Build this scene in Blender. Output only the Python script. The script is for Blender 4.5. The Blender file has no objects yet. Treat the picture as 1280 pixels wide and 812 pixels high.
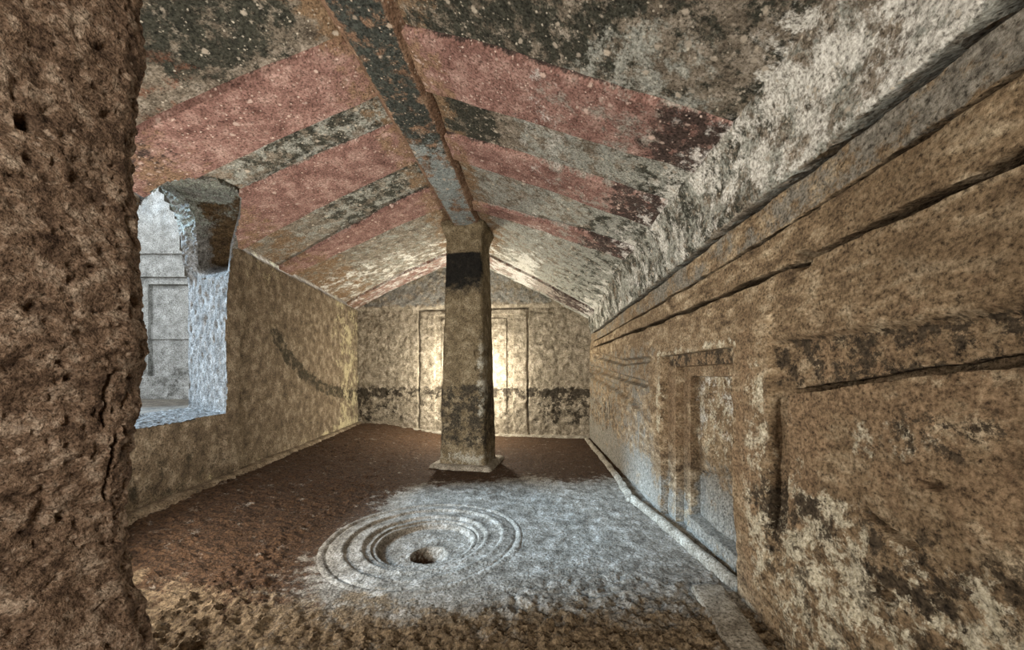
import bpy, bmesh, math
import numpy as np
from mathutils import Vector

# ------------------------------------------------------------------ camera
F, HY, CX = 450.0, 468.0, 640.0          # focal length, horizon row, centre column in 1280x812 pixels
CAMZ = 1.0
sc = bpy.context.scene
cd = bpy.data.cameras.new('camera'); cam = bpy.data.objects.new('camera', cd)
sc.collection.objects.link(cam); sc.camera = cam
cam.location = (0, 0, CAMZ); cam.rotation_euler = (math.pi/2, 0, 0)
cd.sensor_fit = 'HORIZONTAL'; cd.sensor_width = 36.0
cd.lens = 36.0*F/1280.0
cd.shift_y = (HY-406.0)/1280.0
cd.clip_start = 0.02

# ------------------------------------------------------------------ world, lights, exposure
w = bpy.data.worlds.new('sky'); sc.world = w; w.use_nodes = True
bg = w.node_tree.nodes['Background']
bg.inputs[0].default_value = (0.78, 0.88, 1.0, 1); bg.inputs[1].default_value = 3.0

def lamp(name, kind, loc, energy, color, target=None, **kw):
    l = bpy.data.lights.new(name, kind); o = bpy.data.objects.new(name, l)
    sc.collection.objects.link(o); o.location = loc
    l.energy = energy; l.color = color
    for k, v in kw.items(): setattr(l, k, v)
    if target is not None:
        d = Vector(target)-Vector(loc)
        o.rotation_euler = d.to_track_quat('-Z', 'Y').to_euler()
    return o
# soft daylight falling through the side chamber and its broken opening
lamp('daylight', 'SUN', (-8, 2, 5), 10.0, (0.49, 0.73, 1.0), target=(-8+1.0, 2+0.10, 5-0.50), angle=math.radians(12))
# warm lights: the lamp behind the pillar, plus two added unseen fills
lamp('entrance_fill', 'AREA', (0.35, -2.2, 1.55), 95, (1.0, 0.94, 0.85), target=(-0.2, 4.0, 1.3), shape='RECTANGLE', size=1.2, size_y=1.0)
lamp('pillar_lamp', 'POINT', (-0.72, 5.46, 1.0), 140, (1.0, 0.94, 0.80), shadow_soft_size=0.08)
lamp('side_fill', 'AREA', (-1.85, 1.30, 0.55), 52, (1.0, 0.94, 0.86), target=(0.5, 3.4, 2.3), shape='DISK', size=0.5)

sc.view_settings.view_transform = 'Standard'; sc.view_settings.look = 'None'
sc.view_settings.gamma = 1.0; sc.view_settings.use_curve_mapping = False
sc.view_settings.exposure = 0.6
try:
    sc.cycles.use_denoising = True
    sc.cycles.max_bounces = 4
except Exception: pass

# ------------------------------------------------------------------ numeric helpers
def smooth(a, b, x):
    t = np.clip((x-a)/(b-a), 0, 1); return t*t*(3-2*t)
_g = np.random.default_rng(7)
_PERM = _g.permutation(512)
_GR = _g.normal(size=(512, 3)); _GR /= np.linalg.norm(_GR, axis=1)[:, None]
def perlin(P):
    P = np.asarray(P, float); i = np.floor(P).astype(int); f = P-i
    u = f*f*f*(f*(f*6-15)+10); out = 0
    for dx in (0, 1):
        for dy in (0, 1):
            for dz in (0, 1):
                h = _PERM[(_PERM[(_PERM[(i[..., 0]+dx) & 511]+i[..., 1]+dy) & 511]+i[..., 2]+dz) & 511]
                g = _GR[h]
                d = g[..., 0]*(f[..., 0]-dx)+g[..., 1]*(f[..., 1]-dy)+g[..., 2]*(f[..., 2]-dz)
                wx = u[..., 0] if dx else 1-u[..., 0]; wy = u[..., 1] if dy else 1-u[..., 1]; wz = u[..., 2] if dz else 1-u[..., 2]
                out = out+d*wx*wy*wz
    return out
def fbm(P, scale, oct=4, gain=0.5, off=0.0):
    P = np.asarray(P, float)*scale+off; a = 1.0; s = 0
    for k in range(oct):
        s = s+a*perlin(P); P = P*2.03+17.1; a *= gain
    return s
def pits(P, scale, thr=0.28, off=0.0):
    return smooth(thr, thr+0.25, perlin(np.asarray(P)*scale+off))
def seq(a, b, step, *edges):
    """parameter list from a to b with extra close pairs of lines at edges"""
    n = max(2, int(round(abs(b-a)/step))+1); v = list(np.linspace(a, b, n))
    for e in edges:
        v = [x for x in v if abs(x-e) > step*0.45 or x in (a, b)]; v += [e-0.004, e+0.004]
    return np.array(sorted(set(v)))
def proj(P):
    P = np.asarray(P, float); y = np.maximum(P[..., 1], 0.05)
    return CX+F*P[..., 0]/y, HY-F*(P[..., 2]-CAMZ)/y
def inpoly(x, y, poly):
    poly = np.asarray(poly, float); r = np.zeros(np.shape(x), bool); j = len(poly)-1
    for i in range(len(poly)):
        xi, yi = poly[i]; xj, yj = poly[j]
        c = ((yi > y) != (yj > y)) & (x < (xj-xi)*(y-yi)/((yj-yi) if yj != yi else 1e-9)+xi)
        r ^= c; j = i
    return r
def polydist(x, y, line):
    """distance to a polyline"""
    d = np.full(np.shape(x), 1e9)
    for (ax, ay), (bx, by) in zip(line[:-1], line[1:]):
        vx, vy = bx-ax, by-ay; t = np.clip(((x-ax)*vx+(y-ay)*vy)/(vx*vx+vy*vy), 0, 1)
        d = np.minimum(d, np.hypot(x-ax-t*vx, y-ay-t*vy))
    return d
def blob(x, y, cx, cy, rx, ry, rot=0.0, soft=0.5):
    c, s = math.cos(rot), math.sin(rot); dx, dy = x-cx, y-cy
    q = np.hypot((dx*c+dy*s)/rx, (-dx*s+dy*c)/ry)
    return 1-smooth(1-soft, 1+soft, q)

# ------------------------------------------------------------------ the plan of the tomb
XL = lambda Y: -2.083-.093*Y                                     # left wall
XR = lambda Y: .947+.0515*Y                                      # right wall
Xr = lambda Y: np.where(Y < 4, -.804+.08*Y, -.484-.125*(Y-4))    # ridge
Zr = lambda Y: 2.72+.095*np.clip(Y-4, 0, 3)
ZLW = lambda Y: 2.14+0*Y
ZRW = lambda Y: 2.02-.065*np.clip(Y-3.4, 0, 4)
def zleft(X, Y):
    t = (Xr(Y)-X)/(Xr(Y)-XL(Y)); return Zr(Y)+t*(ZLW(Y)-Zr(Y))
def zright(X, Y):
    t = (X-Xr(Y))/(XR(Y)-Xr(Y)); return Zr(Y)+t*(ZRW(Y)-Zr(Y))
BL, BR = np.array((-2.66, 6.20)), np.array((1.24, 5.70))          # back corners
def zfloor(X, Y):
    return .16*smooth(-.9, -2.3, X) + 0*Y
def hit(px, py, f):
    a = (px-CX)/F; b = (HY-py)/F; lo, hi = .1, 14.0
    for _ in range(50):
        m = (lo+hi)/2
        if CAMZ+b*m < f(a*m, m): lo = m
        else: hi = m
    return np.array((a*lo, lo, CAMZ+b*lo))
def hit_left(px, py):
    """first surface seen on the left: wall or ceiling slope"""
    a = (px-CX)/F; b = (HY-py)/F
    Yw = 2.083/(-a-.093); zw = CAMZ+b*Yw
    if zw <= ZLW(Yw): return np.array((a*Yw, Yw, zw))
    return hit(px, py, zleft)

# ------------------------------------------------------------------ materials
def s2l(c):
    return tuple(((v/255)/12.92 if v/255 <= .04045 else ((v/255+.055)/1.055)**2.4) for v in c)+(1.0,)
class NT:
    def __init__(s, name):
        s.m = bpy.data.materials.new(name); s.m.use_nodes = True; s.t = s.m.node_tree
        s.b = s.t.nodes['Principled BSDF']; s.tc = s.t.nodes.new('ShaderNodeTexCoord')
        s.co = s.tc.outputs['Object']
    def n(s, kind, **kw):
        o = s.t.nodes.new('ShaderNode'+kind)
        for k, v in kw.items(): setattr(o, k, v)
        return o
    def l(s, a, b): s.t.links.new(a, b)
    def noise(s, scale, detail=6, rough=.6, off=0.0, dist=0.0, stretch=None):
        m = s.n('Mapping'); m.inputs['Location'].default_value = (off, off*1.7, off*.6)
        if stretch: m.inputs['Scale'].default_value = stretch
        s.l(s.co, m.inputs[0])
        o = s.n('TexNoise'); o.inputs['Scale'].default_value = scale; o.inputs['Detail'].default_value = detail
        o.inputs['Roughness'].default_value = rough; o.inputs['Distortion'].default_value = dist
        s.l(m.outputs[0], o.inputs['Vector']); return o.outputs[0]
    def vor(s, scale, rand=1.0, off=0.0):
        m = s.n('Mapping'); m.inputs['Location'].default_value = (off, off*1.3, off*.4); s.l(s.co, m.inputs[0])
        o = s.n('TexVoronoi'); o.inputs['Scale'].default_value = scale; o.inputs['Randomness'].default_value = rand
        s.l(m.outputs[0], o.inputs['Vector']); return o
    def ramp(s, fac, stops):
        r = s.n('ValToRGB'); e = r.color_ramp.elements
        while len(e) < len(stops): e.new(.5)
        for k, (p, c) in enumerate(stops):
            e[k].position = p; e[k].color = c if len(c) == 4 else s2l(c)
        s.l(fac, r.inputs[0]); return r.outputs[0]
    def math(s, op, a, b=None, clamp=False):
        o = s.n('Math', operation=op, use_clamp=clamp)
        for k, v in ((0, a), (1, b)):
            if v is None: continue
            if isinstance(v, (int, float)): o.inputs[k].default_value = v
            else: s.l(v, o.inputs[k])
        return o.outputs[0]
    def step(s, x, a, b):
        o = s.n('MapRange', interpolation_type='SMOOTHSTEP'); s.l(x, o.inputs[0])
        o.inputs[1].default_value = a; o.inputs[2].default_value = b; return o.outputs[0]
    def mix(s, f, a, b, mode='MIX'):
        o = s.n('Mix', data_type='RGBA', blend_type=mode)
        for k, v in ((0, f), (6, a), (7, b)):
            if isinstance(v, (int, float)): o.inputs[k].default_value = v
            elif isinstance(v, tuple): o.inputs[k].default_value = v if len(v) == 4 else s2l(v)
            else: s.l(v, o.inputs[k])
        return o.outputs[2]
    def attr(s, name):
        a = s.n('Attribute', attribute_name=name); return a.outputs['Fac']

def rock(name, dark, mid, light, scale=9, contrast=.22, layers=(), specks=None, pit=.5, bump=.6, bump_dist=.012, rough=.95, grain=90, off=0.0, stretch=None, tint=None):
    """tuff: three tones broken up by noise, coloured layers driven by attributes (attr, c1, c2, noise scale, noise weight), pale inclusions, pores"""
    t = NT(name)
    n1 = t.noise(scale, 9, .68, off, stretch=stretch)
    col = t.ramp(n1, [(.5-contrast, dark), (.5, mid), (.5+contrast, light)])
    if tint:
        n0 = t.noise(tint[1], 4, .55, off+9); col = t.mix(t.step(n0, .42, .66), col, t.mix(.75, col, tint[0]))
    for k, (an, c1, c2, ns, nw) in enumerate(layers):
        nn = t.noise(ns*.55, 12, .78, off+3.1*(k+1))
        mask = t.math('ADD', t.attr(an), t.math('MULTIPLY', t.math('SUBTRACT', nn, .5), nw*3.6))
        nc = t.noise(ns*2.3, 6, .7, off+5.7*(k+1))
        lc = t.ramp(nc, [(.30, c1), (.62, c2)])
        m = t.math('MULTIPLY', t.step(mask, .40, .72), t.step(t.attr(an), .03, .42))
        col = t.mix(m, col, lc)
    g = t.noise(grain, 3, .7, off+2)
    col = t.mix(1.0, col, t.ramp(g, [(.30, (96, 92, 88)), (.47, (206, 204, 200)), (.66, (255, 255, 255))]), 'MULTIPLY')
    for q_, (sc_, thr, c, amount) in enumerate(specks or ()):
        v = t.vor(sc_, 1.0, off+q_*3.3); sp = t.n('SeparateColor'); t.l(v.outputs['Color'], sp.inputs[0]); pick = t.step(sp.outputs[0], 1-amount, 1-amount+.02)
        size = t.math('MULTIPLY', t.math('SUBTRACT', sp.outputs[1], .65), .30)
        e = t.noise(sc_*2.6, 3, .6, off+q_)
        m = t.math('MULTIPLY', t.step(t.math('ADD', t.math('ADD', v.outputs['Distance'], size), t.math('MULTIPLY', e, .7)), thr+.44, thr+.24), pick)
        tone = t.mix(sp.outputs[2], c, tuple(x*.8 for x in c))
        col = t.mix(t.math('MULTIPLY', m, .85), col, tone)
    npit = t.noise(scale*4.2, 5, .62, off+11)
    pm = t.step(npit, .40, .30)
    col = t.mix(t.math('MULTIPLY', pm, pit), col, tuple(v*.35 for v in dark))
    t.l(col, t.b.inputs['Base Color'])
    t.b.inputs['Roughness'].default_value = rough
    t.b.inputs['Specular IOR Level'].default_value = .15
    h = t.math('ADD', t.math('MULTIPLY', npit, .8), t.math('MULTIPLY', g, .25))
    h = t.math('ADD', h, t.math('MULTIPLY', n1, .6))
    bp = t.n('Bump'); bp.inputs['Strength'].default_value = bump; bp.inputs['Distance'].default_value = bump_dist
    t.l(h, bp.inputs['Height']); t.l(bp.outputs[0], t.b.inputs['Normal'])
    return t.m

M = {}
M['jamb'] = rock('jamb_rock', (80, 62, 50), (152, 126, 105), (218, 196, 174), 22, .17, specks=[(38, .10, (206, 182, 160), .35)], pit=.7, bump=1.0, bump_dist=.022, grain=160, off=1)
M['right'] = rock('right_wall_rock', (76, 61, 46), (150, 129, 102), (210, 193, 164), 9, .18,
    layers=[('pale', (166, 156, 130), (224, 216, 194), 26, 1.3), ('rust', (104, 84, 64), (160, 136, 108), 14, .9), ('dark', (44, 38, 32), (92, 80, 64), 24, 1.4), ('grey', (100, 96, 88), (158, 152, 140), 14, .8), ('plaster_lit', (206, 204, 194), (238, 236, 228), 15, .9)],
    pit=.55, bump=.8, bump_dist=.014, off=2, stretch=(1, 1, 2.2), tint=((126, 106, 82), 2.2))
M['left'] = rock('left_wall_rock', (70, 60, 48), (122, 107, 88), (172, 158, 138), 10, .21,
    layers=[('dark', (36, 32, 26), (84, 76, 60), 17, .9), ('pale', (170, 156, 120), (205, 194, 160), 10, .8)], pit=.5, bump=.8, bump_dist=.014, off=3)
M['back'] = rock('back_wall_rock', (102, 93, 79), (158, 147, 129), (204, 193, 175), 11, .20,
    layers=[('dark', (34, 30, 26), (86, 78, 66), 14, 1.2), ('grey', (112, 112, 110), (160, 158, 150), 12, .7)], pit=.6, bump=1.0, bump_dist=.02, off=4)
M['pillar'] = rock('pillar_rock', (72, 63, 48), (122, 109, 86), (164, 152, 128), 10, .22,
    layers=[('dark', (34, 30, 26), (80, 74, 62), 20, 1.0), ('black', (18, 17, 16), (40, 38, 34), 9, .35), ('grey', (140, 138, 128), (186, 182, 166), 16, .8)], pit=.5, bump=.7, bump_dist=.012, off=5)
PANEL_LAYERS = [('black', (30, 31, 28), (78, 78, 68), 22, .9), ('grey', (120, 124, 118), (184, 184, 174), 18, .9), ('ochre', (110, 88, 68), (150, 126, 100), 12, .8), ('plaster_lit', (206, 204, 196), (240, 238, 230), 13, 1.0), ('rust', (104, 70, 54), (136, 92, 72), 14, .7)]
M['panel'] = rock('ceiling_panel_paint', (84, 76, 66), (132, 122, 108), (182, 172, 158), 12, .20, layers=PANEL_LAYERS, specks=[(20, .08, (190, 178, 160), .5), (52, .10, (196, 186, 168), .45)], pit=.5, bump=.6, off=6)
M['red'] = rock('ceiling_red_paint', (104, 74, 67), (150, 116, 107), (190, 160, 149), 10, .20,
    layers=[('grey', (128, 120, 112), (176, 168, 158), 16, .8), ('ochre', (118, 92, 74), (158, 130, 106), 12, .8), ('black', (38, 34, 32), (92, 76, 70), 20, .9), ('plaster_lit', (206, 200, 194), (240, 236, 230), 13, 1.0)],
    specks=[(19, .08, (204, 180, 166), .5), (52, .10, (206, 184, 170), .45)], pit=.5, bump=.55, off=7)
M['beam'] = rock('beam_rock', (94, 72, 56), (138, 110, 90), (176, 150, 126), 11, .22,
    layers=[('black', (32, 34, 32), (82, 86, 80), 20, .8), ('grey', (120, 130, 130), (168, 176, 174), 14, .8)], specks=[(20, .08, (186, 168, 148), .5), (52, .10, (190, 174, 156), .45)], pit=.5, bump=.6, off=8)
M['floor'] = rock('floor_rock', (82, 75, 66), (134, 127, 116), (178, 172, 162), 12, .20,
    layers=[('soil', (28, 20, 14), (88, 66, 47), 22, .8), ('ochre', (66, 53, 39), (134, 116, 92), 18, .9)], pit=.6, bump=.9, bump_dist=.016, off=9)
M['kerb'] = rock('kerb_rock', (92, 84, 72), (150, 142, 128), (192, 186, 172), 12, .22, pit=.6, bump=.7, off=11)
M['chamber_floor'] = rock('chamber_floor_rock', (70, 62, 54), (112, 103, 92), (150, 140, 126), 9, .22, pit=.6, bump=.7, off=15)
M['chamber'] = rock('chamber_rock', (104, 100, 94), (160, 156, 148), (196, 192, 184), 8, .24, layers=[('dark', (84, 80, 74), (124, 120, 112), 12, .8)], pit=.6, bump=.6, off=12)
M['reveal'] = rock('reveal_rock', (78, 75, 71), (132, 129, 124), (176, 173, 168), 18, .20, pit=.6, bump=1.0, bump_dist=.016, off=13, stretch=(1.6, 1.6, .8), layers=[('hood_pale', (84, 88, 78), (182, 188, 178), 30, .9), ('dark', (52, 40, 28), (112, 92, 66), 12, .7)])

# ------------------------------------------------------------------ object builders
def mesh_obj(name, verts, faces, mat, parent=None, attrs=None, smooth_shade=True):
    me = bpy.data.meshes.new(name); verts = np.asarray(verts, np.float32); faces = np.asarray(faces, np.int32)
    me.vertices.add(len(verts)); me.vertices.foreach_set('co', verts.ravel())
    me.loops.add(faces.size); me.loops.foreach_set('vertex_index', faces.ravel())
    me.polygons.add(len(faces)); k = faces.shape[1]
    me.polygons.foreach_set('loop_start', np.arange(0, faces.size, k, dtype=np.int32))
    me.polygons.foreach_set('loop_total', np.full(len(faces), k, np.int32))
    me.update(calc_edges=True); me.validate()
    me.polygons.foreach_set('use_smooth', np.full(len(me.polygons), smooth_shade))
    me.set_sharp_from_angle(angle=math.radians(48))
    for an, av in (attrs or {}).items():
        a = me.attributes.new(an, 'FLOAT', 'POINT'); a.data.foreach_set('value', np.asarray(av, np.float32).ravel())
    me.materials.append(mat)
    o = bpy.data.objects.new(name, me); sc.collection.objects.link(o)
    if parent is not None: o.parent = parent
    return o
def tag(o, label, cat=None, kind=None, group=None):
    o['label'] = label
    if cat: o['category'] = cat
    if kind: o['kind'] = kind
    if group: o['group'] = group
    return o
def empty(name, loc=(0, 0, 0)):
    o = bpy.data.objects.new(name, None); sc.collection.objects.link(o); o.location = loc
    o.empty_display_size = .2; return o
def under(o, parent):
    """parent a mesh with world coordinates to an Empty at its base"""
    o.parent = parent; o.matrix_parent_inverse = parent.matrix_world.inverted() if False else __import__('mathutils').Matrix.Translation(-Vector(parent.location))
    return o
def sheet(P, region=None, flip=False, closed=False, attrs=None):
    """grid of points -> {region id: (verts, faces, attrs)}; region -1 is cut away"""
    nv, nu = P.shape[:2]; V = P.reshape(-1, 3)
    I = np.arange(nv*nu).reshape(nv, nu)
    a, b, c, d = I[:-1, :-1], I[:-1, 1:], I[1:, 1:], I[1:, :-1]
    Fq = np.stack([a, b, c, d] if not flip else [a, d, c, b], -1)
    if region is None: region = np.zeros(Fq.shape[:2], int)
    if closed:
        e = np.stack([I[:-1, -1], I[:-1, 0], I[1:, 0], I[1:, -1]] if not flip else [I[:-1, -1], I[1:, -1], I[1:, 0], I[:-1, 0]], -1)
        Fq = np.concatenate([Fq, e[:, None, :]], 1); region = np.concatenate([region, region[:, -1:]], 1)
    out = {}
    for r in np.unique(region):
        if r < 0: continue
        f = Fq[region == r]; u, inv = np.unique(f, return_inverse=True)
        out[int(r)] = (V[u], inv.reshape(-1, 4), {k: v.reshape(-1)[u] for k, v in (attrs or {}).items()})
    return out
def cell(A):
    """grid value at face centres"""
    return (A[:-1, :-1]+A[1:, :-1]+A[:-1, 1:]+A[1:, 1:])/4

def sweep(name, path, section, mat, parent=None, step=.02, amp=.006, nscale=8, caps=True):
    """solid bar: a closed section (offset, up) swept along a polyline path of 3-D points"""
    path = np.asarray(path, float); seg = np.linalg.norm(np.diff(path, axis=0), axis=1); L = np.concatenate([[0], np.cumsum(seg)])
    s = np.linspace(0, L[-1], max(3, int(L[-1]/step)))
    C = np.stack([np.interp(s, L, path[:, k]) for k in range(3)], -1)
    T = np.gradient(C, axis=0); T[:, 2] = 0; T /= np.linalg.norm(T, axis=1)[:, None]
    N = np.stack([T[:, 1], -T[:, 0], 0*T[:, 0]], -1)
    sec = np.asarray(section, float); d = np.linalg.norm(np.diff(np.vstack([sec, sec[:1]]), axis=0), axis=1); Ls = np.concatenate([[0], np.cumsum(d)])
    q = np.linspace(0, Ls[-1], max(8, int(Ls[-1]/step))+1)[:-1]; cl = np.vstack([sec, sec[:1]])
    so = np.interp(q, Ls, cl[:, 0]); su = np.interp(q, Ls, cl[:, 1])
    P = C[:, None, :]+N[:, None, :]*so[None, :, None]+np.array((0, 0, 1.0))*su[None, :, None]
    n = fbm(P, nscale, 4); ctr = P.mean(1, keepdims=True); dirn = P-ctr; dirn /= np.maximum(np.linalg.norm(dirn, axis=2, keepdims=True), 1e-6)
    P = P+dirn*(n*amp*2)[..., None]
    V, Fc, _ = sheet(P, closed=True)[0]
    o = mesh_obj(name, V, Fc, mat, parent)
    if caps:
        bm = bmesh.new(); bm.from_mesh(o.data); be = [e for e in bm.edges if len(e.link_faces) == 1]
        bmesh.ops.holes_fill(bm, edges=be, sides=0); bmesh.ops.recalc_face_normals(bm, faces=bm.faces); bm.to_mesh(o.data); bm.free()
    return o

# ================================================================== FLOOR AND HEARTH
HC = np.array((-.53, 2.22)); HR = .60
us = np.concatenate([np.arange(-3.2, -1.4, .03), np.arange(-1.4, 1.6, .0100)])
vs = np.concatenate([np.arange(-2.6, 1.1, .04), np.arange(1.1, 2.0, .0075), np.arange(2.0, 3.2, .0125), np.arange(3.2, 6.6, .026)])
X, Y = np.meshgrid(us, vs); P3 = np.stack([X, Y, 0*X], -1)
def floor_z(X, Y):
    p = np.stack([X, Y, 0*X], -1)
    near = smooth(2.1, 1.3, Y)
    z = zfloor(X, Y)+.022*fbm(p, 1.3, 3)+.010*fbm(p, 6, 3)+(.006+.020*near)*fbm(p, 19, 4, .6)
    soil = smooth(-.7, -1.3, X)
    z = z+soil*.022*fbm(p*np.array((1, 1.8, 1)), 14, 4, .7)-.05*blob(X, Y, HC[0], HC[1], .9, .9, soft=.5)*0
    # long bright crumbly ridge in front of the hearth
    z = z+.014*near*np.abs(fbm(p, 9, 3))+(.002+.008*near)*fbm(p, 44, 3, .6)
    return z
Z = floor_z(X, Y)
Rh = np.hypot(X-HC[0], Y-HC[1])
Z = Z*(smooth(HR-.02, HR+.25, Rh))+0*Z
P = np.stack([X, Y, Z], -1)
reg = np.where(cell(Rh) < HR-.012, -1, 0)
brk = .35*fbm(P3, 1.1, 3)
soil = np.clip(smooth(-.55, -1.35, X+brk)+smooth(3.05, 3.75, Y+brk), 0, 1)*.95  # dark brown towards the left and the back of the floor
soil = np.clip(soil, 0, .9)*(Y > .3)
ochre = np.clip(.85*smooth(1.85, 1.35, Y+brk*.7), 0, .85)
V, Fc, A = sheet(P, reg, attrs=dict(soil=soil, ochre=ochre))[0]
floor = tag(mesh_obj('floor', V, Fc, M['floor'], attrs=A), 'uneven rock floor of the tomb with dark brown areas and pale worn stone', 'floor', 'structure')

hearth = tag(empty('hearth', (HC[0], HC[1], 0)), 'round hearth of concentric rings carved into the floor before the pillar', 'hearth')
rr = np.array(sorted(set(np.round(np.concatenate([np.linspace(0.0, HR+.15, 90), [.283, .29, .297, .368, .374, .38, .472, .478, .484, .575, .585, .1, .075]]), 4))))
th = np.linspace(0, 2*np.pi, 361)[:-1]
RR, TH = np.meshgrid(rr, th, indexing='ij')
wob = .945+.02*np.sin(2*TH+.6)+.012*np.sin(3*TH)+.010*perlin(np.stack([np.cos(TH)*2, np.sin(TH)*2, RR*3], -1))
hx = HC[0]+RR*wob*np.cos(TH); hy = HC[1]+RR*wob*np.sin(TH)
def prof(r):
    z = .012*np.exp(-((r-.605)/.022)**2)-.012*np.exp(-((r-.578)/.010)**2)
    z = z-.022*smooth(.490, .470, r)+.010*np.exp(-((r-.500)/.016)**2)
    z = z-.026*smooth(.386, .366, r)+.008*np.exp(-((r-.396)/.014)**2)
    z = z-.034*smooth(.302, .280, r)+.008*np.exp(-((r-.312)/.012)**2)
    return z*np.where(r < .33, .8, .5)
hz = prof(RR)
ho = np.hypot(hx-(-.49), hy-2.13)
hz = hz-.07*smooth(.112, .060, ho+.012*perlin(np.stack([hx*18, hy*18, 0*hx], -1)))
pp = np.stack([hx, hy, 0*hx], -1)
hz = hz+.005*fbm(pp, 9, 3)+.0035*fbm(pp, 32, 3)
hz = hz-.016*np.clip((np.hypot(hx-HC[0], hy-HC[1])-HR+.012)/.04, 0, 1)
P = np.stack([hx, hy, hz], -1)
rc = (rr[:-1]+rr[1:])/2
hreg = np.where(rc < .29, 0, np.where(rc < .374, 1, np.where(rc < .478, 2, 3)))[:, None]*np.ones((1, len(th)-1), int)
brownh = .7*blob(hx, hy, -.52, 2.13, .085, .085, soft=.4)  # dark brown on the left of the pit
ochh = np.clip(.8*smooth(1.75, 1.35, hy+.35*fbm(pp, 1.1, 3)*.7), 0, .8)
parts = sheet(P, hreg, closed=True, attrs=dict(soil=brownh, ochre=ochh))
for r, nm, lb in ((0, 'basin', 'sunken round basin with a small dark pit'), (1, 'inner_ring', None), (2, 'middle_ring', None), (3, 'outer_ring', None)):
    V, Fc, A = parts[r]; o = under(mesh_obj(nm, V, Fc, M['floor'], attrs=A), hearth)
    if lb: o['label'] = lb

# kerbs at the foot of the walls
yy = np.linspace(1.0, 6.15, 30)
tag(sweep('trim_1', [(XL(y)+.05, y, .13) for y in yy], [(-.07, -.1), (.05, -.1), (.055, .02), (.03, .055), (-.02, .06), (-.07, .05)], M['left'], amp=.006), 'low pale kerb along the foot of the wall with the broken opening', 'kerb', 'structure')
d = (BR-BL)/np.linalg.norm(BR-BL)
tag(sweep('trim_2', [(BL[0]+d[0]*s+.0, BL[1]+d[1]*s-.03, .12*smooth(2.2, 0, s)-.01) for s in np.linspace(.05, 3.85, 16)], [(-.05, -.1), (.04, -.1), (.04, .01), (.02, .035), (-.05, .04)], M['kerb'], amp=.006), 'faint stone kerb at the foot of the back wall', 'kerb', 'structure')
tag(sweep('trim_3', [(1.17, 5.55, 0), (1.10, 4.4, 0), (1.04, 3.5, 0), (.99, 3.0, 0), (.95, 2.83, 0)], [(-.02, -.1), (.05, -.1), (.05, .02), (.03, .034), (.0, .034), (-.02, .0)], M['kerb'], amp=.008), 'narrow stone kerb at the wall foot between niche and back corner', 'kerb', 'structure')
tag(sweep('trim_4', [(.955, 2.86, 0), (1.00, 2.4, 0), (1.035, 1.95, 0), (1.06, 1.66, 0)], [(-.028, -.1), (.028, -.1), (.028, .03), (.012, .045), (-.012, .045), (-.028, .015)], M['kerb'], amp=.004, step=.012), 'pale stone threshold step on the floor before the wall niche', 'step', 'structure')
tag(sweep('trim_5', [(.955, 1.66, 0), (.93, 1.5, 0), (.90, 1.32, 0), (.87, 1.0, 0), (.86, .5, 0), (.85, -.2, 0)], [(-.04, -.1), (.12, -.1), (.12, .02), (.02, .034), (-.012, .034), (-.03, .0)], M['kerb'], amp=.006), 'pale stone kerb below the wall with the carved panel', 'kerb', 'structure')

# ================================================================== CEILING, RAFTERS, BEAM
LE = dict(R1t=[(172, 162), (382, 69)], R1b=[(278, 207), (441, 130)], R2t=[(303, 241), (465, 167)], R2b=[(322, 298), (505, 207)],
          R3t=[(382, 315), (524, 241)], R3b=[(391, 330), (544, 261)], R4t=[(440, 374), (556, 318)], R4b=[(455, 384), (556, 335)])
RE = dict(R1t=[(530, 37), (820, 125)], R1b=[(542, 111), (783, 187)], R2t=[(559, 165), (761, 229)], R2b=[(574, 197), (741, 256)],
          R3t=[(594, 251), (731, 290)], R3b=[(601, 261), (724, 303)], R4t=[(613, 319), (690, 368)], R4b=[(613, 334), (705, 395)])
def edge_y(E, f, XW):
    out = []
    for k, (p, q) in E.items():
        A, B = hit(*p, f), hit(*q, f); tt = lambda Q: float((Q[0]-Xr(Q[1]))/(XW(Q[1])-Xr(Q[1])))
        ta, tb = tt(A), tt(B)
        y0 = A[1]+(0-ta)/(tb-ta)*(B[1]-A[1]); y1 = A[1]+(1-ta)/(tb-ta)*(B[1]-A[1]); out.append((k, y0, y1))
    return out
EL, ER = edge_y(LE, zleft, XL), edge_y(RE, zright, XR)
def fix(E, side):
    D = {k: (a, b) for k, a, b in E}
    if side == 'L': D['R4t'] = (5.05, 5.68); D['R4b'] = (5.70, 6.12)
    else: D['R4t'] = (5.0, 5.12); D['R4b'] = (5.66, 5.52)
    return [D[k] for k in ('R1t', 'R1b', 'R2t', 'R2b', 'R3t', 'R3b', 'R4t', 'R4b')]
EL, ER = fix(EL, 'L'), fix(ER, 'R')
# outline of the broken opening in the left wall: seen on the room side and on the far side of the wall
INNER = [(283, 516), (284, 480), (282, 420), (284, 370), (286, 345), (290, 310), (300, 272), (302, 250), (296, 238), (275, 227), (240, 222), (205, 228), (185, 243), (170, 262), (159, 303), (100, 260), (0, 215), (-55, 225), (-62, 573), (60, 552), (167, 536), (230, 526)]
OUTER = [(236, 509), (236, 470), (235, 420), (236, 370), (234, 345), (229, 330), (226, 305), (222, 280), (214, 258), (206, 245), (201, 236), (199, 229), (180, 238), (163, 255), (148, 285), (85, 255), (-30, 225), (-238, 215), (-246, 565), (30, 535), (150, 520), (205, 513)]

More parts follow.
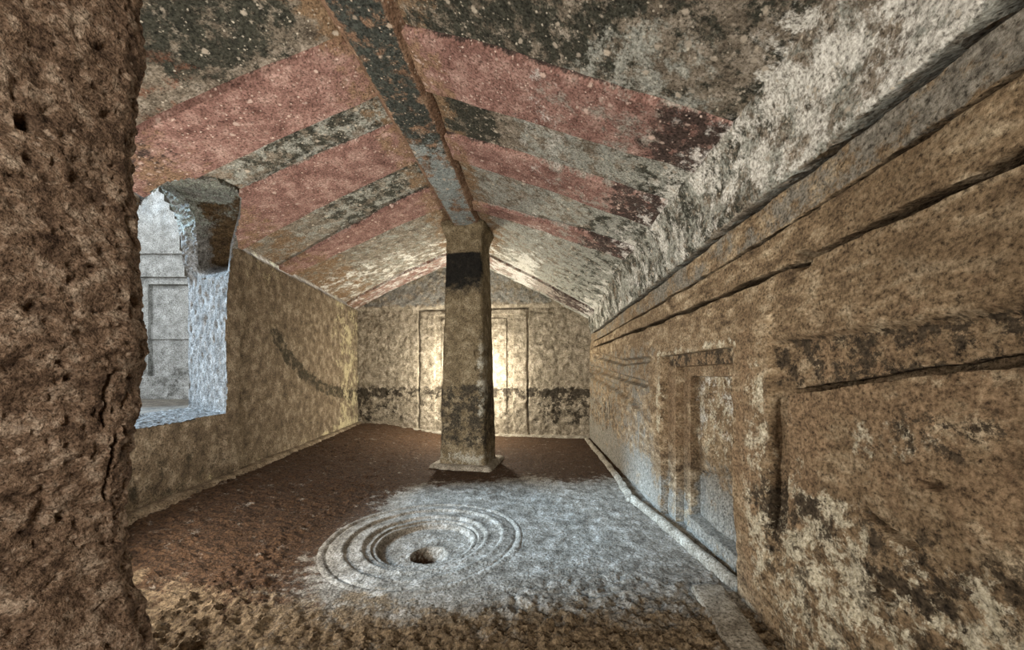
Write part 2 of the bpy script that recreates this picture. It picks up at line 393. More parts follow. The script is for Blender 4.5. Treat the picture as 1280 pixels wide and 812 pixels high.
def ceiling_side(E, XW, ZW, end0, end1, is_left):
    """one slope: rows follow the rafters, columns run from the ridge to the wall"""
    brk = [(-2.6, -2.6)]+E+[(end0, end1)]
    rows = []; rid = []
    for i in range(len(brk)-1):
        (a0, a1), (b0, b1) = brk[i], brk[i+1]
        if i == 0: q = np.concatenate([np.linspace(0, .70, 16)[:-1], np.linspace(.70, 1, 90)])
        else: q = np.linspace(0, 1, max(6, int((b0-a0+b1-a1)/2/.014)))
        g = .005/max(.02, (b0-a0+b1-a1)/2)
        q = q*(1-2*g)+g if 0 < i < len(brk)-2 else (q*(1-g) if i == 0 else q*(1-g)+g)
        for x in q: rows.append((a0+(b0-a0)*x, a1+(b1-a1)*x)); rid.append(i)
    rows = np.array(rows); rid = np.array(rid)
    t = np.linspace(0, 1.0, 130)
    Y = rows[:, :1]*(1-t)+rows[:, 1:]*t
    X = Xr(Y)*(1-t)+XW(Y)*t
    sag = .035*np.sin(np.pi*t)*(1 if is_left else .6)
    Zc = Zr(Y)*(1-t)+ZW(Y)*t+sag
    raft = (rid % 2 == 1)
    p = np.stack([X, Y, Zc], -1)
    fade = (1-.45*smooth(.70, .9, t)) if not is_left else np.ones_like(t)
    Zc = Zc-.036*raft[:, None]*fade[None, :]
    Zc = Zc+.016*fbm(p, 1.7, 3)+.007*fbm(p, 7, 3)+.003*fbm(p, 26, 3)
    P = np.stack([X, Y, Zc], -1)
    rr_ = np.maximum(np.where(rid[:-1] % 2 == 1, rid[:-1], 0), np.where(rid[1:] % 2 == 1, rid[1:], 0))
    reg = np.repeat(rr_[:, None], len(t)-1, 1)
    px, py = proj(P)
    if is_left:
        c = cell(P[..., 0]), cell(P[..., 1]), cell(P[..., 2]); cx, cy = proj(np.stack(c, -1))
        reg = np.where(inpoly(cx, cy, INNER) & (c[1] > .5), -1, reg)
    at = {}
    T = np.broadcast_to(t, X.shape)
    n = fbm(p, 1.6, 4)
    if is_left:
        at['black'] = np.clip(.78*blob(px, py, 260, 20, 130, 90)*(rid == 0)[:, None] + .62*(rid == 2)[:, None]*blob(T, Y, .35, 2.4, .42, 2) + .62*(rid == 4)[:, None]*blob(T, Y, .3, 3.2, .35, 2)+.45*blob(px, py, 190, 200, 40, 40), 0, .9)  # last blob paints the light falloff beside the opening
        at['grey'] = np.clip(.5*(rid == 2)[:, None]+.45*(rid == 4)[:, None]+.45*(rid >= 6)[:, None]*1.0, 0, .85)*np.ones_like(X)
        at['ochre'] = np.clip(.55*blob(T, Y, 1.0, 3, .28, 9)*(rid > 0)[:, None]+.15*(rid == 6)[:, None]+.66*blob(T, Y, 0, 2, .20, 9)+.55*(rid == 0)[:, None]*smooth(.2, .0, T), 0, .8)
        at['plaster_lit'] = .42*(rid >= 6)[:, None]*smooth(4.1, 4.6, Y)  # back end whitened to stand for lamp light on the ceiling
        at['rust'] = np.clip(.38*(rid == 0)[:, None]*blob(px, py, 200, 120, 70, 70), 0, .7)
    else:
        diag = smooth(-40, 30, (px-850)+(py-100)*.62)*smooth(.42, .55, T)          # darker outer half of the slope
        edge = smooth(.84, .99, T+.06*n)
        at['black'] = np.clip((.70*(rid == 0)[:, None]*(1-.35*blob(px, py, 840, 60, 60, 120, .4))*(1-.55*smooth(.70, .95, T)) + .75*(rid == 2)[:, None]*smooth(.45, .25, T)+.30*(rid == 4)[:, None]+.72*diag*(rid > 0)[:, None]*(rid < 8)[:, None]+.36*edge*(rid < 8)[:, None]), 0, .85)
        at['grey'] = np.clip(.40*raft[:, None]*smooth(.3, .55, T)+.62*(rid == 2)[:, None]*smooth(.3, .45, T)+.60*(rid == 4)[:, None]+.65*(rid >= 6)[:, None]+.55*blob(px, py, 800, 120, 110, 110)*(rid == 0)[:, None], 0, .85)
        at['ochre'] = np.clip(.66*blob(T, Y, 0, 2, .20, 9)+.35*(rid == 6)[:, None]*smooth(.5, .2, T), 0, .7)
        at['plaster_lit'] = np.clip(.30*edge+.36*blob(px, py, 1120, 60, 170, 120)+.5*(rid >= 6)[:, None]*smooth(4.0, 4.6, Y)*smooth(.6, .4, T)+.30*smooth(.70, .88, T)*diag*(rid > 0)[:, None]+.30*(rid > 0)[:, None]*blob(T, T, .48, .48, .14, .14, 0, .8)*(1-diag), 0, .9)  # back end whitened for lamp light; mid slope paler short of diag
        at['rust'] = np.clip(.62*blob(px, py, 1060, 110, 55, 30, -.7), 0, .7)
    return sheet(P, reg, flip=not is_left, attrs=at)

cl = ceiling_side(EL, XL, ZLW, 5.99, 6.24, True)
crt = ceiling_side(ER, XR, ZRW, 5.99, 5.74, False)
def join2(a, b):
    n = len(a[0]); return np.vstack([a[0], b[0]]), np.vstack([a[1], b[1]+n]), {k: np.concatenate([a[2][k], b[2][k]]) for k in a[2]}
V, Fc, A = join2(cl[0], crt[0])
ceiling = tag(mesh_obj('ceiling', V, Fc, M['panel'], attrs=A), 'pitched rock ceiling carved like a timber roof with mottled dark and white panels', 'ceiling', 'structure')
for side in (cl, crt):
    for r in sorted(side):
        if r == 0: continue
        V, Fc, A = side[r]; o = mesh_obj('rafter', V, Fc, M['red'], ceiling, A)
        o['label'] = 'red painted rafter carved in low relief'
# ridge beam
ys = np.concatenate([np.linspace(-2.6, .8, 20)[:-1], np.linspace(.8, 5.95, 300)])
sec = np.array([(-.225, .16), (-.20, .10), (-.16, .04), (-.125, .0), (-.06, -.004), (0, -.006), (.06, -.004), (.125, .0), (.16, .04), (.20, .10), (.225, .16)])
q = np.linspace(0, len(sec)-1, 60); so = np.interp(q, np.arange(len(sec)), sec[:, 0]); su = np.interp(q, np.arange(len(sec)), sec[:, 1])
Yb, So = np.meshgrid(ys, so, indexing='ij'); Su = np.broadcast_to(su, Yb.shape)
Xb = Xr(Yb)+So; Zb = Zr(Yb)-.115+Su
p = np.stack([Xb, Yb, Zb], -1); Zb = Zb+.010*fbm(p, 3, 3)+.006*fbm(p, 11, 3)+.003*fbm(p, 30, 2)
Xb = Xb+.010*fbm(p, 5, 3, off=4)
P = np.stack([Xb, Yb, Zb], -1)
flat = smooth(.14, .11, np.abs(So))
V, Fc, A = sheet(P, flip=True, attrs=dict(black=.74*flat*smooth(3.3, 2.2, Yb), grey=.66*flat*smooth(1.8, 3.0, Yb)))[0]
o = mesh_obj('ridge_beam', V, Fc, M['beam'], ceiling, A); o['label'] = 'broad ridge beam with a blackened underside'

# ================================================================== LEFT WALL WITH THE BROKEN OPENING
u = np.concatenate([np.arange(.9, 3.2, .014), np.arange(3.2, 6.26, .02)])
v = np.arange(.0, 2.20, .0145)
Yw, Zw = np.meshgrid(u, v)
p = np.stack([XL(Yw), Yw, Zw], -1)
h = .022*fbm(p, 1.2, 3)+.012*fbm(p, 5, 3)+.0055*fbm(p, 18, 4)+.004*fbm(p, 40, 2)
# shallow pilaster edge beside the opening and the worn ledge at the top
h = h+.022*smooth(3.12, 3.09, Yw)*smooth(2.0, 1.7, Zw)*smooth(2.9, 2.95, Yw)
h = h-.05*smooth(2.08, 2.16, Zw)
# rough rope-like scar running down to the back corner
px, py = proj(p)
sd = polydist(px, py, [(318, 335), (345, 420), (362, 448), (385, 472), (410, 487), (452, 494)])
rope = (1-smooth(4, 11, sd))*smooth(325, 352, px)
h = h-.02*rope*(.6+fbm(p, 30, 3))
P = p+np.array((1.0, .093, 0))*h[..., None]
cxx, cyy = proj(np.stack([cell(P[..., k]) for k in range(3)], -1))
reg = np.where(inpoly(cxx, cyy, INNER), -1, 0)
at = dict(dark=np.clip(.66*rope+.35*blob(px, py, 210, 600, 120, 60)*smooth(.75, .4, Zw)+.5*smooth(5.2, 6.0, Yw)*blob(Zw, Zw, .62, .62, .09, .09), 0, .8), pale=np.clip(.5*smooth(4.4, 5.8, Yw)+.35*smooth(.3, .2, Zw)+.4*blob(px, py, 330, 330, 40, 30, .6), 0, .7))
V, Fc, A = sheet(P, reg, attrs=at)[0]
wl = tag(mesh_obj('wall_left', V, Fc, M['left'], attrs=A), 'ochre rock side wall broken through by a ragged opening to the next chamber', 'wall', 'structure')

def outer_hit(px, py):
    a = (px-CX)/F; b = (HY-py)/F; Yq = 2.533/(-a-.093); return np.array((a*Yq, Yq, CAMZ+b*Yq))
I3 = np.array([hit_left(*q) for q in INNER]); O3 = np.array([outer_hit(*q) for q in OUTER])
def closed_resample(Q, n):
    Qc = np.vstack([Q, Q[:1]]); k = np.arange(len(Qc)); s = np.linspace(0, len(Q), n+1)[:-1]
    out = np.stack([np.interp(s, k, Qc[:, j]) for j in range(3)], -1)
    for _ in range(3): out = (np.roll(out, 1, 0)+2*out+np.roll(out, -1, 0))/4
    return out
NR = 660
I3, O3 = closed_resample(I3, NR), closed_resample(O3, NR)
kk = np.linspace(0, len(INNER), NR+1)[:-1]
upper = smooth(3.9, 4.9, kk)*smooth(11.2, 9.2, kk)                # chipped hollow above the shoulder
ctr = I3.mean(0)
lip = I3+(I3-ctr)/np.linalg.norm(I3-ctr, axis=1)[:, None]*.035+np.array((-.03, 0, .02))
rings = [lip]
ns = 34
for i in range(ns+1):
    s = i/ns; R_ = I3*(1-s)+O3*s
    bul = math.sin(math.pi*s*1.42)**.7 if s*1.42 < 1 else 0
    R_ = R_+np.array((-.03, .27, .05))*bul*upper[:, None]
    rings.append(R_)
G = np.stack(rings, 0)
nz = fbm(G*np.array((1.5, 1.5, .75)), 15, 4, .6); nz2 = pits(G*np.array((1.5, 1.5, .45)), 26, .10)
dirc = (ctr-G); dirc[..., 0] = 0; dirc /= np.linalg.norm(dirc, axis=2, keepdims=True)
wgt = np.concatenate([[0], np.full(ns+1, 1.0)])[:, None]
G = G+dirc*((.03*nz-.022*nz2)*wgt*(.42+.58*smooth(4.0, 6.0, kk)*smooth(15, 13, kk))[None, :])[..., None]
sv = np.concatenate([[0], np.linspace(0, 1, ns+1)])[:, None]*np.ones((1, NR))
at = dict(hood_pale=np.clip(.62*smooth(5.0, 7.0, kk)*smooth(13, 11.5, kk), 0, 1)[None, :]*np.ones_like(sv), dark=np.clip(upper[None, :]*smooth(.74, .60, sv)*smooth(.02, .12, sv)*smooth(9.3, 8.0, kk)[None, :]*.8, 0, .8))  # pale tone on the hood strands, brown tone in the hollow
V, Fc, A = sheet(G, closed=True, flip=True, attrs=at)[0]
o = mesh_obj('opening_reveal', V, Fc, M['reveal'], wl, A); o['label'] = 'rough pitted reveal of the broken opening'
# far face of the same wall, towards the side chamber
u2 = np.arange(.3, 4.75, .05); v2 = np.arange(.55, 3.6, .05); Yo, Zo = np.meshgrid(u2, v2)
P = np.stack([-2.533-.093*Yo, Yo, Zo], -1); c3 = np.stack([cell(P[..., k]) for k in range(3)], -1); ax, ay = proj(c3)
V, Fc, A = sheet(P, np.where(inpoly(ax, ay, OUTER), -1, 0), flip=True)[0]
mesh_obj('chamber_face', V, Fc, M['chamber'], wl, dict(dark=np.zeros(len(V))))

# ================================================================== SIDE CHAMBER BEYOND THE OPENING
YC = 4.6
zpx = lambda y: CAMZ-(y-HY)/F*YC
xpx = lambda x: (x-CX)/F*YC
fx = [xpx(170), xpx(178), xpx(184), xpx(190)]; fxr = [xpx(268), xpx(262), xpx(256), xpx(250)]
fz = [zpx(346), zpx(350), zpx(355), zpx(360)]
u = seq(-6.2, -2.8, .018, *fx, *fxr); v = seq(.60, 3.9, .018, *fz, zpx(405), zpx(424), zpx(303), zpx(318), zpx(470))
Xc, Zc = np.meshgrid(u, v); p = np.stack([Xc, 0*Xc+YC, Zc], -1)
def rectin(x0, x1, z1, z0=.98): return ((Xc > x0) & (Xc < x1) & (Zc < z1) & (Zc > z0)).astype(float)
h = -.035*rectin(fx[0], fxr[0], fz[0])+.02*rectin(fx[1], fxr[1], fz[1])-.05*rectin(fx[2], fxr[2], fz[2])+.035*rectin(fx[3], fxr[3], fz[3])
h = h+.02*((Zc < zpx(405)) & (Zc > zpx(424)))*rectin(fx[2], fxr[2], fz[2])+.03*((Zc < zpx(303)) & (Zc > zpx(318)))+.05*(Zc < .98)+.05*(Zc < .84)
h = h+.015*fbm(p, 1.6, 3)+.006*fbm(p, 9, 3)+.003*fbm(p, 28, 3)
P = p-np.array((0, 1.0, 0))*h[..., None]
cX, cZ = cell(Xc), cell(Zc)
inr = lambda a, b, z1: (cX > a) & (cX < b) & (cZ < z1) & (cZ > .98)
reg = np.where(inr(fx[0], fxr[0], fz[0]), 1, 0); reg = np.where(inr(fx[2], fxr[2], fz[2]), 2, reg)
parts = sheet(P, reg, attrs=dict(dark=np.clip(.45*smooth(1.6, 1.0, Zc), 0, .6)))
V, Fc, A = parts[0]; wc = tag(mesh_obj('wall_side_chamber', V, Fc, M['chamber'], attrs=A), 'pale grey rock wall of the daylit side chamber with cornice lines', 'wall', 'structure')
d4 = tag(empty('door_3', (xpx(219), YC, .98)), 'pale grey false door carved in the daylit side chamber wall', 'false door', 'structure')
V, Fc, A = parts[1]; under(mesh_obj('door_frame', V, Fc, M['chamber'], attrs=A), d4)
V, Fc, A = parts[2]; under(mesh_obj('door_panel', V, Fc, M['chamber'], attrs=A), d4)
Xf, Yf = np.meshgrid(np.arange(-6.2, -2.3, .035), np.arange(-.2, 4.75, .035)); p = np.stack([Xf, Yf, 0*Xf], -1)
Zf = .70+.02*fbm(p, 1.5, 3)+.008*fbm(p, 9, 3)
cut = cell(Xf) > -2.533-.093*cell(Yf)+.02
V, Fc, A = sheet(np.stack([Xf, Yf, Zf], -1), np.where(cut, -1, 0), attrs=dict(dark=0*Xf))[0]
tag(mesh_obj('floor_side_chamber', V, Fc, M['chamber_floor'], attrs=A), 'raised pale rock floor of the side chamber behind the opening', 'floor', 'structure')

# broken low wall and tall pier on the open side of the chamber
u = np.arange(-.2, 4.7, .05); t_ = np.linspace(0, 1, 40); Yq, Tq = np.meshgrid(u, t_)
topz = 1.30+2.2*smooth(2.9, 3.3, Yq)+.12*fbm(np.stack([0*Yq, Yq, 0*Yq], -1), 2.0, 3)
prof_x = np.where(Tq < .46, 0.0, np.where(Tq > .54, -.5, -(Tq-.46)/.08*.5)); prof_z = np.where(Tq < .46, Tq/.46, np.where(Tq > .54, (1-Tq)/.46, 1.0))
P = np.stack([-5.7+prof_x, Yq, .55+(topz-.55)*prof_z], -1); n_ = fbm(P, 3, 4); P[..., 0] += .06*n_; P[..., 2] += .03*n_*prof_z
V, Fc, A = sheet(P, flip=True, attrs=dict(dark=0*Yq))[0]
tag(mesh_obj('wall_chamber_outer', V, Fc, M['chamber'], attrs=A), 'low broken outer wall of the side chamber open to daylight', 'wall', 'structure')

# ================================================================== BACK WALL WITH FALSE DOOR
LB = float(np.linalg.norm(BR-BL)); dB = (BR-BL)/LB; nB = np.array((dB[1], -dB[0]))          # nB points into the room
if nB[1] > 0: nB = -nB
def back_uz(px, py):
    a = (px-CX)/F; k = (BL[0]-a*BL[1])/(a*dB[1]-dB[0]); Yq = BL[1]+k*dB[1]; return k, CAMZ+(HY-py)/F*Yq
u0, zt = back_uz(523, 384); u1, _ = back_uz(660, 388); zt = (zt+back_uz(655, 388)[1])/2
i0, zi = back_uz(543, 394); i1, _ = back_uz(641, 393)
j0, zj = back_uz(551, 399); j1, _ = back_uz(633, 399)
u = seq(-.05, LB+.05, .018, u0-.012, u0+.02, u1-.02, u1+.012, i0, i1, j0, j1); v = seq(-.1, 3.05, .018, zt+.012, zt-.02, zi, zj)
Ub, Zb = np.meshgrid(u, v)
p = np.stack([BL[0]+dB[0]*Ub, BL[1]+dB[1]*Ub, Zb], -1)
wobU = Ub+.010*fbm(p, 4, 3)+.05*(Zb < .45)*(.45-Zb)*(Ub > (u0+u1)/2)*-1
inz = lambda a, b, z1: smooth(a-.006, a+.006, wobU)*smooth(b+.006, b-.006, wobU)*smooth(z1+.006, z1-.006, Zb)
h = -.055*(inz(u0-.012, u1+.012, zt+.012)-inz(u0+.02, u1-.02, zt-.02)) + .0*Ub
h = h-.015*inz(u0+.02, u1-.02, zt-.02)-.030*(inz(i0, i1, zi)-inz(j0, j1, zj))-.012*inz(j0, j1, zj)
h = h+.03*smooth(zt+.0, zt+.05, Zb)
h = h+.025*fbm(p, 1.3, 3)+.016*fbm(p, 7, 3)+.016*fbm(p, 20, 4, .6)
P = p+np.array((nB[0], nB[1], 0))*h[..., None]
cU, cZ = cell(Ub), cell(Zb)
inq = lambda a, b, z1: (cU > a) & (cU < b) & (cZ < z1)
reg = np.where(inq(u0-.012, u1+.012, zt+.012), 1, 0); reg = np.where(inq(i0, i1, zi), 2, reg); reg = np.where(inq(j0, j1, zj), 3, reg)
band = smooth(.12, .25, Zb)*smooth(.84, .74, Zb)
at = dict(dark=np.clip(.52*band*(.6+.4*smooth(.8, 1.6, np.abs(Ub-1.9)))+.28*smooth(.58, .68, Zb)*smooth(.86, .76, Zb), 0, .75), grey=np.clip(.62*smooth(zt, zt+.1, Zb), 0, .7))
parts = sheet(P, reg, attrs=at)
V, Fc, A = parts[0]; tag(mesh_obj('wall_back', V, Fc, M['back'], attrs=A), 'lamp-lit stippled rock end wall with gable and dark stained band behind the pillar', 'wall', 'structure')
pc = BL+dB*(u0+u1)/2
d1 = tag(empty('door_1', (pc[0], pc[1], 0)), 'false door carved in the end wall half hidden behind the pillar', 'false door', 'structure')
for r, nm in ((1, 'outer_frame'), (2, 'inner_frame'), (3, 'door_panel')):
    V, Fc, A = parts[r]; under(mesh_obj(nm, V, Fc, M['back'], attrs=A), d1)

# ================================================================== RIGHT WALL, NICHE AND CARVED PANEL
NY0, NY1, NZ = 1.645, 2.58, 1.13
u = seq(.55, 3.0, .0105, 1.308, 1.407, NY0, 1.70, 1.78, 2.33, 2.44, NY1)
u = np.concatenate([np.arange(-2.6, .54, .05), u, np.arange(3.015, 5.80, .018)])
v = np.unique(np.round(np.concatenate([seq(-.1, .9, .0105, .10), np.arange(.905, 1.79, .0036), np.arange(1.80, 2.11, .011), [NZ-.003, NZ+.003, NZ-.078, NZ-.072, NZ-.143, NZ-.137]]), 4))
Yw, Zw = np.meshgrid(u, v)
p = np.stack([XR(Yw), Yw, Zw], -1); px, py = proj(p)
wz = .012*fbm(p*np.array((1, 1, .2)), 3.2, 4)+.004*fbm(p*np.array((1, 1, .2)), 24, 2)
h = .020*fbm(p, 1.3, 3)+.010*fbm(p*np.array((1, 1, 1.8)), 5, 3)+.005*fbm(p, 17, 4)+.003*fbm(p, 42, 2)
c1 = np.interp(Yw, [.7, 1.44, 4, 5.7], [1.727, 1.715, 1.65, 1.62])+wz*.8
c2 = np.interp(Yw, [.69, 1.8, 4.5, 5.7], [1.588, 1.54, 1.50, 1.50])+wz*.7
c3 = np.interp(Yw, [.69, 1.8, 4.9], [1.418, 1.384, 1.40])+wz
c4 = np.interp(Yw, [.4, .69, 1.3], [1.075, 1.03, .945])+wz*.8
far = np.clip(1.2/np.maximum(Yw, .6), .6, 1.5)
def crack(c, wd, dep): return -dep*smooth(5.62, 5.2, Yw)*np.exp(-((Zw-c)/wd)**4)
wvar = np.clip(1+.9*fbm(p*np.array((1, 1, .1)), 5, 2), .5, 1.7)
h = h+crack(c1, .010*wvar, .24)+crack(c2, .0075*wvar, .22)+crack(c3, .010*wvar, .24)
h = h+crack(c4, .008*wvar, .22)*smooth(1.34, 1.28, Yw)
qc = np.clip((Zw-1.74)/.30, 0, 1); h = h+.10*(1-np.sqrt(1-np.minimum(qc, .98)**2))+.02*smooth(1.70, 1.78, Zw)-.012*((Zw < c1) & (Zw > c2))+.010*smooth(c3+.01, c3-.01, Zw)
h = h-.10*blob(px, py, 1001, 325, 13, 10, -.5, soft=.3)-.012*blob(px, py, 1025, 398, 10, 9, soft=.4)
for ln, wd, dep in (([(747, 444), (778, 453), (812, 449)], 4, .05), ([(742, 460), (775, 471), (809, 480)], 4, .05), ([(740, 469), (769, 484), (800, 509)], 4, .05),
                    ([(1090, 640), (1115, 662), (1155, 682)], 4, .03), ([(1165, 607), (1190, 608)], 3.5, .03), ([(1105, 735), (1130, 752)], 6, .03), ([(985, 668), (998, 672)], 4, .02)):
    h = h-dep*(1-smooth(wd*.4, wd*1.3, polydist(px, py, ln)+2.0*perlin(p*40)))
st = smooth(.25, .55, Zw)
A_ = smooth(1.402, 1.410, Yw)*smooth(1.66, 1.64, Yw)*smooth(1.30, 1.22, Zw)
C_ = smooth(1.313, 1.303, Yw)*smooth(c4+.004, c4-.004, Zw)
B_ = ((Yw < 1.407)*smooth(1.145, 1.115, Zw))*(1-C_)
h = h+.014*A_*st-.034*B_*st+.014*C_
h = h+.010*st*0
lower = smooth(.75, .45, Zw)*smooth(1.6, 1.2, Yw)
h = h+.016*lower*fbm(p, 11, 4, .6)
# niche: stepped frames and a broken inner panel
inn = lambda a, b, z1: ((Yw > a) & (Yw < b) & (Zw < z1)).astype(float)
N1, N2, N3 = inn(NY0, NY1, NZ), inn(1.70, 2.44, NZ-.075), inn(1.78, 2.33, NZ-.14)
h = h*(1-.5*N1)-.045*N1-.05*N2-.05*N3
h = h+N3*(.018*fbm(p, 5, 4)+.012*fbm(p, 14, 3))
h = h+.075*N3*(Zw < .10)
h = h-.02*N3*np.exp(-((Zw-(.42+.25*(2.1-Yw)))/.012)**2)
void = 0*Zw
for c, wd in ((c1, .010), (c2, .0075), (c3, .010), (c4, .008)):
    dq = (Zw-c)/(wd*wvar); ins = smooth(1.25, .75, np.abs(dq))*(smooth(1.34, 1.28, Yw) if c is c4 else 1.0)
    void = void+np.sign(dq)*ins*np.minimum(np.abs(dq)*3, 1)*.045
P = p-np.array((1.0, -.0515, 0))*h[..., None]; P[..., 2] += void
cY, cZ = cell(Yw), cell(Zw)
cin = lambda a, b, z1: (cY > a) & (cY < b) & (cZ < z1)
reg = np.where(cin(NY0-.004, NY1+.004, NZ+.004), 1, 0); reg = np.where(cin(1.696, 2.444, NZ-.071), 2, reg); reg = np.where(cin(1.776, 2.334, NZ-.136), 3, reg); reg = np.where(cin(1.776, 2.334, .104), 4, reg)
reg = np.where((cY < 1.308) & (cY > .2) & (cZ < cell(c4)) & (cZ > .42), 5, reg)
reg = np.where((cY >= 1.308) & (cY < 1.407) & (cZ < 1.13) & (cZ > .42), 6, reg); reg = np.where((cY > .2) & (cY < 1.308) & (cZ < 1.13) & (cZ >= cell(c4)), 6, reg)
reg = np.where(cZ > cell(c1)+.010, 7, reg)
reg = np.where((reg == 0) & (cZ > cell(c2)), 8, reg); reg = np.where((reg == 0) & (cZ > cell(c3)), 9, reg)
n2 = fbm(p, 2.2, 4)
up_ = smooth(c1+.005, c1+.03, Zw)
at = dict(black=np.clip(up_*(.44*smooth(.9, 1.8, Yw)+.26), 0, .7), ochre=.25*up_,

    pale=np.clip(.56*lower*(.95+.5*n2)+.66*blob(px, py, 1130, 550, 60, 30)+.72*blob(px, py, 1002, 590, 18, 90)+.62*blob(px, py, 950, 580, 14, 150)+.66*blob(px, py, 1010, 645, 50, 28)+.55*(1-smooth(.0, .05, np.abs(Zw-NZ-.02)))*(Yw > 1.62)*(Yw < 2.7)+.55*blob(Yw, Zw, 2.63, .8, .05, .3)+.38*N3*smooth(.35, .6, Zw), 0, .85),
    rust=np.clip(.52*smooth(1.5, 1.2, Yw)*smooth(.55, .7, Zw)*smooth(1.3, 1.1, Zw)+.6*blob(px, py, 1000, 590, 30, 90)*smooth(.4, .5, Zw)+.60*(N1-N3)*smooth(.2, .5, Zw)+.55*blob(px, py, 940, 560, 20, 200)+.45*blob(px, py, 1240, 330, 40, 20, -.7), 0, .75),
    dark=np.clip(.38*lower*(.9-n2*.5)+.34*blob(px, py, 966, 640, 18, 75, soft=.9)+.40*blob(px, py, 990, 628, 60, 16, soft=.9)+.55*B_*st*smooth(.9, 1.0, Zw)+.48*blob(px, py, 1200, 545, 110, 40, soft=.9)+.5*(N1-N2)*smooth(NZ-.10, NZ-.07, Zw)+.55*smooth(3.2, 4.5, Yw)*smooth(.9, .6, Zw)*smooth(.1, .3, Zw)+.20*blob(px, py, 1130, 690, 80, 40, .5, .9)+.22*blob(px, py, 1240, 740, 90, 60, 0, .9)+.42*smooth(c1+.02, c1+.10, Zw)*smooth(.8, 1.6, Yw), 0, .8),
    grey=np.clip(.62*smooth(c2, c2+.02, Zw)*(.9+.5*n2)+.50*smooth(2.4, 3.0, Yw)*smooth(1.4, 1.2, Zw)+.7*N3*smooth(.7, .3, Zw)+.6*smooth(.4, .1, Zw)*smooth(1.5, 1.9, Yw), 0, .85),
    plaster_lit=np.clip((.40+.18*smooth(2.2, .8, Yw)+.15*n2)*smooth(c1+.005, c1+.03, Zw)+.42*N3*smooth(.5, .7, Zw), 0, .9))
parts = sheet(P, reg, flip=True, attrs=at)
o7 = mesh_obj('cornice', *parts[7][:2], M['panel'], ceiling, parts[7][2]); o7['label'] = 'flaking white plastered cove above the topmost crack'
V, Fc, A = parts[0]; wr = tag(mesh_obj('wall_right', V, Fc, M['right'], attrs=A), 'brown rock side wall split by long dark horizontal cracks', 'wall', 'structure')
for r in (8, 9): mesh_obj('rock_course', *parts[r][:2], M['right'], wr, parts[r][2])
d2 = tag(empty('door_2', (1.06, 2.1, 0)), 'shallow false door niche with stepped frame and pale broken back', 'niche', 'structure')
for r, nm in ((1, 'outer_frame'), (2, 'inner_frame'), (3, 'niche_panel'), (4, 'niche_sill')):
    V, Fc, A = parts[r]; under(mesh_obj(nm, V, Fc, M['right'], attrs=A), d2)
d3 = tag(empty('door_4', (1.0, .8, .42)), 'large raised rectangular panel carved below the crack in the brown wall', 'false door', 'structure')
for r, nm in ((5, 'raised_panel'), (6, 'recessed_border')):
    V, Fc, A = parts[r]; under(mesh_obj(nm, V, Fc, M['right'], attrs=A), d3)

# ================================================================== PILLAR
pil = tag(empty('pillar', (-.49, 4.08, 0)), 'free-standing tapering square rock pillar under the ridge beam', 'pillar')
yaw = math.radians(-12); cy_, sy_ = math.cos(yaw), math.sin(yaw)
def ring_square(hw, hd, r, n):
    pts = []
    for (sx, sy, a0) in ((1, -1, -90), (1, 1, 0), (-1, 1, 90), (-1, -1, 180)):
        for k in range(5):
            a = math.radians(a0+k*22.5); pts.append((sx*(hw-r)+r*math.cos(a), sy*(hd-r)+r*math.sin(a)))
    pts = np.array(pts+pts[:1]); d_ = np.concatenate([[0], np.cumsum(np.linalg.norm(np.diff(pts, axis=0), axis=1))])
    s = np.linspace(0, d_[-1], n+1)[:-1]; return np.stack([np.interp(s, d_, pts[:, 0]), np.interp(s, d_, pts[:, 1])], -1)
def square_solid(name, zs, hws, hds, cxs, cys, r, mat, n=150, amp=1.0, at=None):
    G = []
    for z, hw, hd, cx_, cyy_ in zip(zs, hws, hds, cxs, cys):
        q = ring_square(hw, hd, r, n); G.append(np.stack([cx_+q[:, 0]*cy_-q[:, 1]*sy_, cyy_+q[:, 0]*sy_+q[:, 1]*cy_, np.full(n, z)], -1))
    G = np.array(G); c = G.mean(1, keepdims=True); dn = G-c; dn /= np.linalg.norm(dn, axis=2, keepdims=True)
    nn = .012*fbm(G, 3, 3)+.007*fbm(G, 12, 3)+.004*fbm(G, 34, 3)
    ppx, ppy = proj(G)
    if name == 'shaft':
        for (a, b, rx, ry) in ((597, 441, 4, 4), (598, 460, 4, 3), (604, 470, 3, 4)): nn = nn-.035*blob(ppx, ppy, a, b, rx, ry, soft=.4)*(G[..., 1] < 4.1)
    G = G+dn*(nn*amp)[..., None]
    top = G[-1:].mean(1, keepdims=True)+0*G[-1:]*0; G = np.concatenate([G, G[-1:]*.5+top*.5, top], 0)
    A = at(G, *proj(G)) if at else dict(dark=0*G[..., 0], black=0*G[..., 0], grey=0*G[..., 0])
    V, Fc, A = sheet(G, closed=True, attrs=A)[0]
    return under(mesh_obj(name, V, Fc, mat, attrs=A), pil)
zs = np.linspace(-.05, 2.66, 170); tq = zs/2.62
fl = .05*smooth(2.45, 2.66, zs)
def pat(G, ppx, ppy):
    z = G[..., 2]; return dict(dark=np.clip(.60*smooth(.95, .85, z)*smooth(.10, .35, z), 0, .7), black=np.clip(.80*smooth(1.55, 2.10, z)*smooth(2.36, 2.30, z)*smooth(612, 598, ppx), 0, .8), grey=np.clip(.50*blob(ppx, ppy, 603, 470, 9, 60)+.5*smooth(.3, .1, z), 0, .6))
square_solid('shaft', zs, .262-.062*tq+fl, .235-.045*tq+fl, np.full(170, -.49), np.full(170, 4.08), .045, M['pillar'], at=pat)
square_solid('plinth', np.array([-.08, 0, .025, .04]), np.array([.345, .345, .34, .325]), np.array([.31, .31, .305, .29]), np.full(4, -.49), np.full(4, 4.07), .03, M['kerb'])

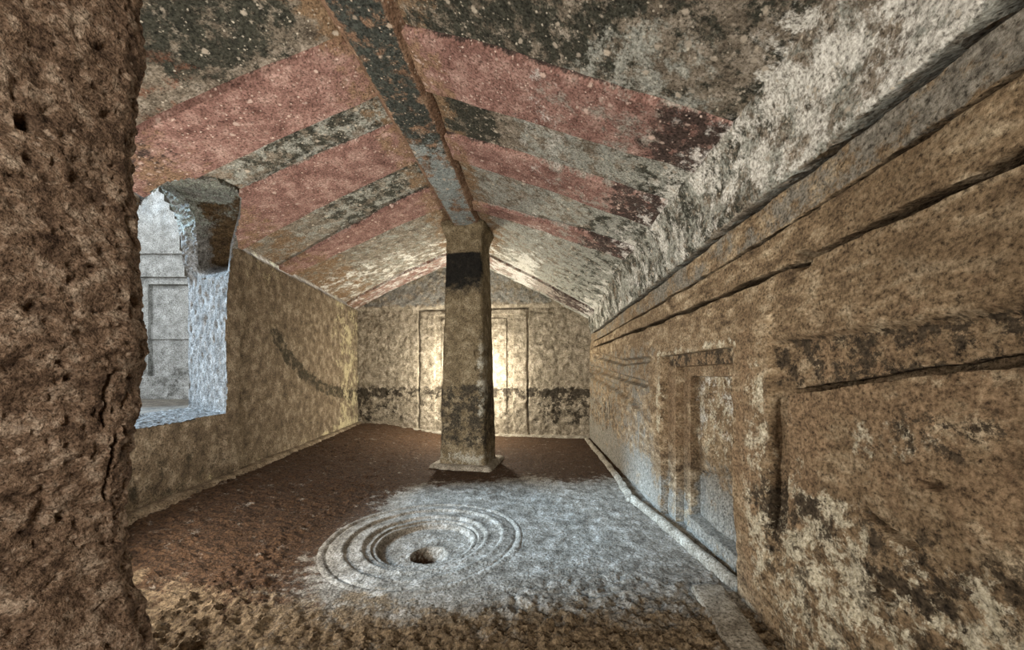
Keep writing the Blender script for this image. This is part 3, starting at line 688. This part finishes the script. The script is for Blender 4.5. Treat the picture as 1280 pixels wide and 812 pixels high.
# ================================================================== ENTRANCE JAMB (NEAR, LEFT)
plan = np.array([(-2.75, 1.00), (-1.6, 1.02), (-1.10, 1.00), (-1.03, .985), (-.985, .955), (-.965, .905), (-.99, .80), (-1.06, .64), (-1.22, .30), (-1.30, -.8), (-1.30, -2.5), (1.3, -2.5)])
dd = np.concatenate([[0], np.cumsum(np.linalg.norm(np.diff(plan, axis=0), axis=1))])
s_fine0, s_fine1 = dd[2]-.1, dd[8]
s = np.concatenate([np.linspace(0, s_fine0, 30)[:-1], np.arange(s_fine0, s_fine1, .0052), np.linspace(s_fine1, dd[-1], 70)])
z = np.concatenate([np.arange(-.15, 2.1, .0062), np.arange(2.1, 2.95, .04)])
S, Zj = np.meshgrid(s, z)
xj = np.interp(S, dd, plan[:, 0]); yj = np.interp(S, dd, plan[:, 1])
tx = np.gradient(np.interp(s, dd, plan[:, 0]), s); ty = np.gradient(np.interp(s, dd, plan[:, 1]), s)
for _ in range(12): tx[1:-1] = (tx[:-2]+2*tx[1:-1]+tx[2:])/4; ty[1:-1] = (ty[:-2]+2*ty[1:-1]+ty[2:])/4
ln_ = np.hypot(tx, ty); nx, ny = -ty/ln_, tx/ln_
if nx[len(s)//2] < 0: nx, ny = -nx, -ny
# silhouette of the jamb from the photograph, row -> column at the corner's distance
rows_ = [-120, 0, 100, 180, 240, 292, 312, 400, 500, 580, 640, 700, 740, 770, 812, 950]; cols_ = [174, 172, 169, 165, 163, 160, 166, 168, 168, 160, 155, 150, 158, 172, 182, 205]
zr_ = CAMZ-(np.array(rows_)-HY)/F*.93
off = np.interp(Zj, zr_[::-1], (np.array(cols_)[::-1]-168)/F*.93)
p = np.stack([xj+off, yj, Zj], -1)
fine = smooth(dd[1], dd[2], S)*smooth(dd[9], dd[8], S)
hj = .035*fbm(p, 2.2, 3)+.016*fbm(p, 8, 3)*fine+(.010*fbm(p*np.array((1, 1, 1.35)), 24, 4, .62)-.012*pits(p, 30, .18)-.010*pits(p, 58, .16, 5.0))*fine
jx, jy = proj(p)
hj = hj-.05*blob(jx, jy, 32, 154, 12, 9, .5, .35)*(p[..., 1] > .3)
for ln, wd, dep in (([(138, 470), (133, 530)], 3, .02), ([(148, 545), (140, 600), (138, 620)], 3, .02)): hj = hj-dep*(1-smooth(wd*.4, wd*1.4, polydist(jx, jy, ln)))*(p[..., 1] > .3)
P = p+np.stack([np.broadcast_to(nx, S.shape), np.broadcast_to(ny, S.shape), 0*S], -1)*hj[..., None]
V, Fc, A = sheet(P)[0]
tag(mesh_obj('wall_front', V, Fc, M['jamb'], attrs=A), 'coarse brown pitted rock jamb of the entrance close to the viewer', 'wall', 'structure')
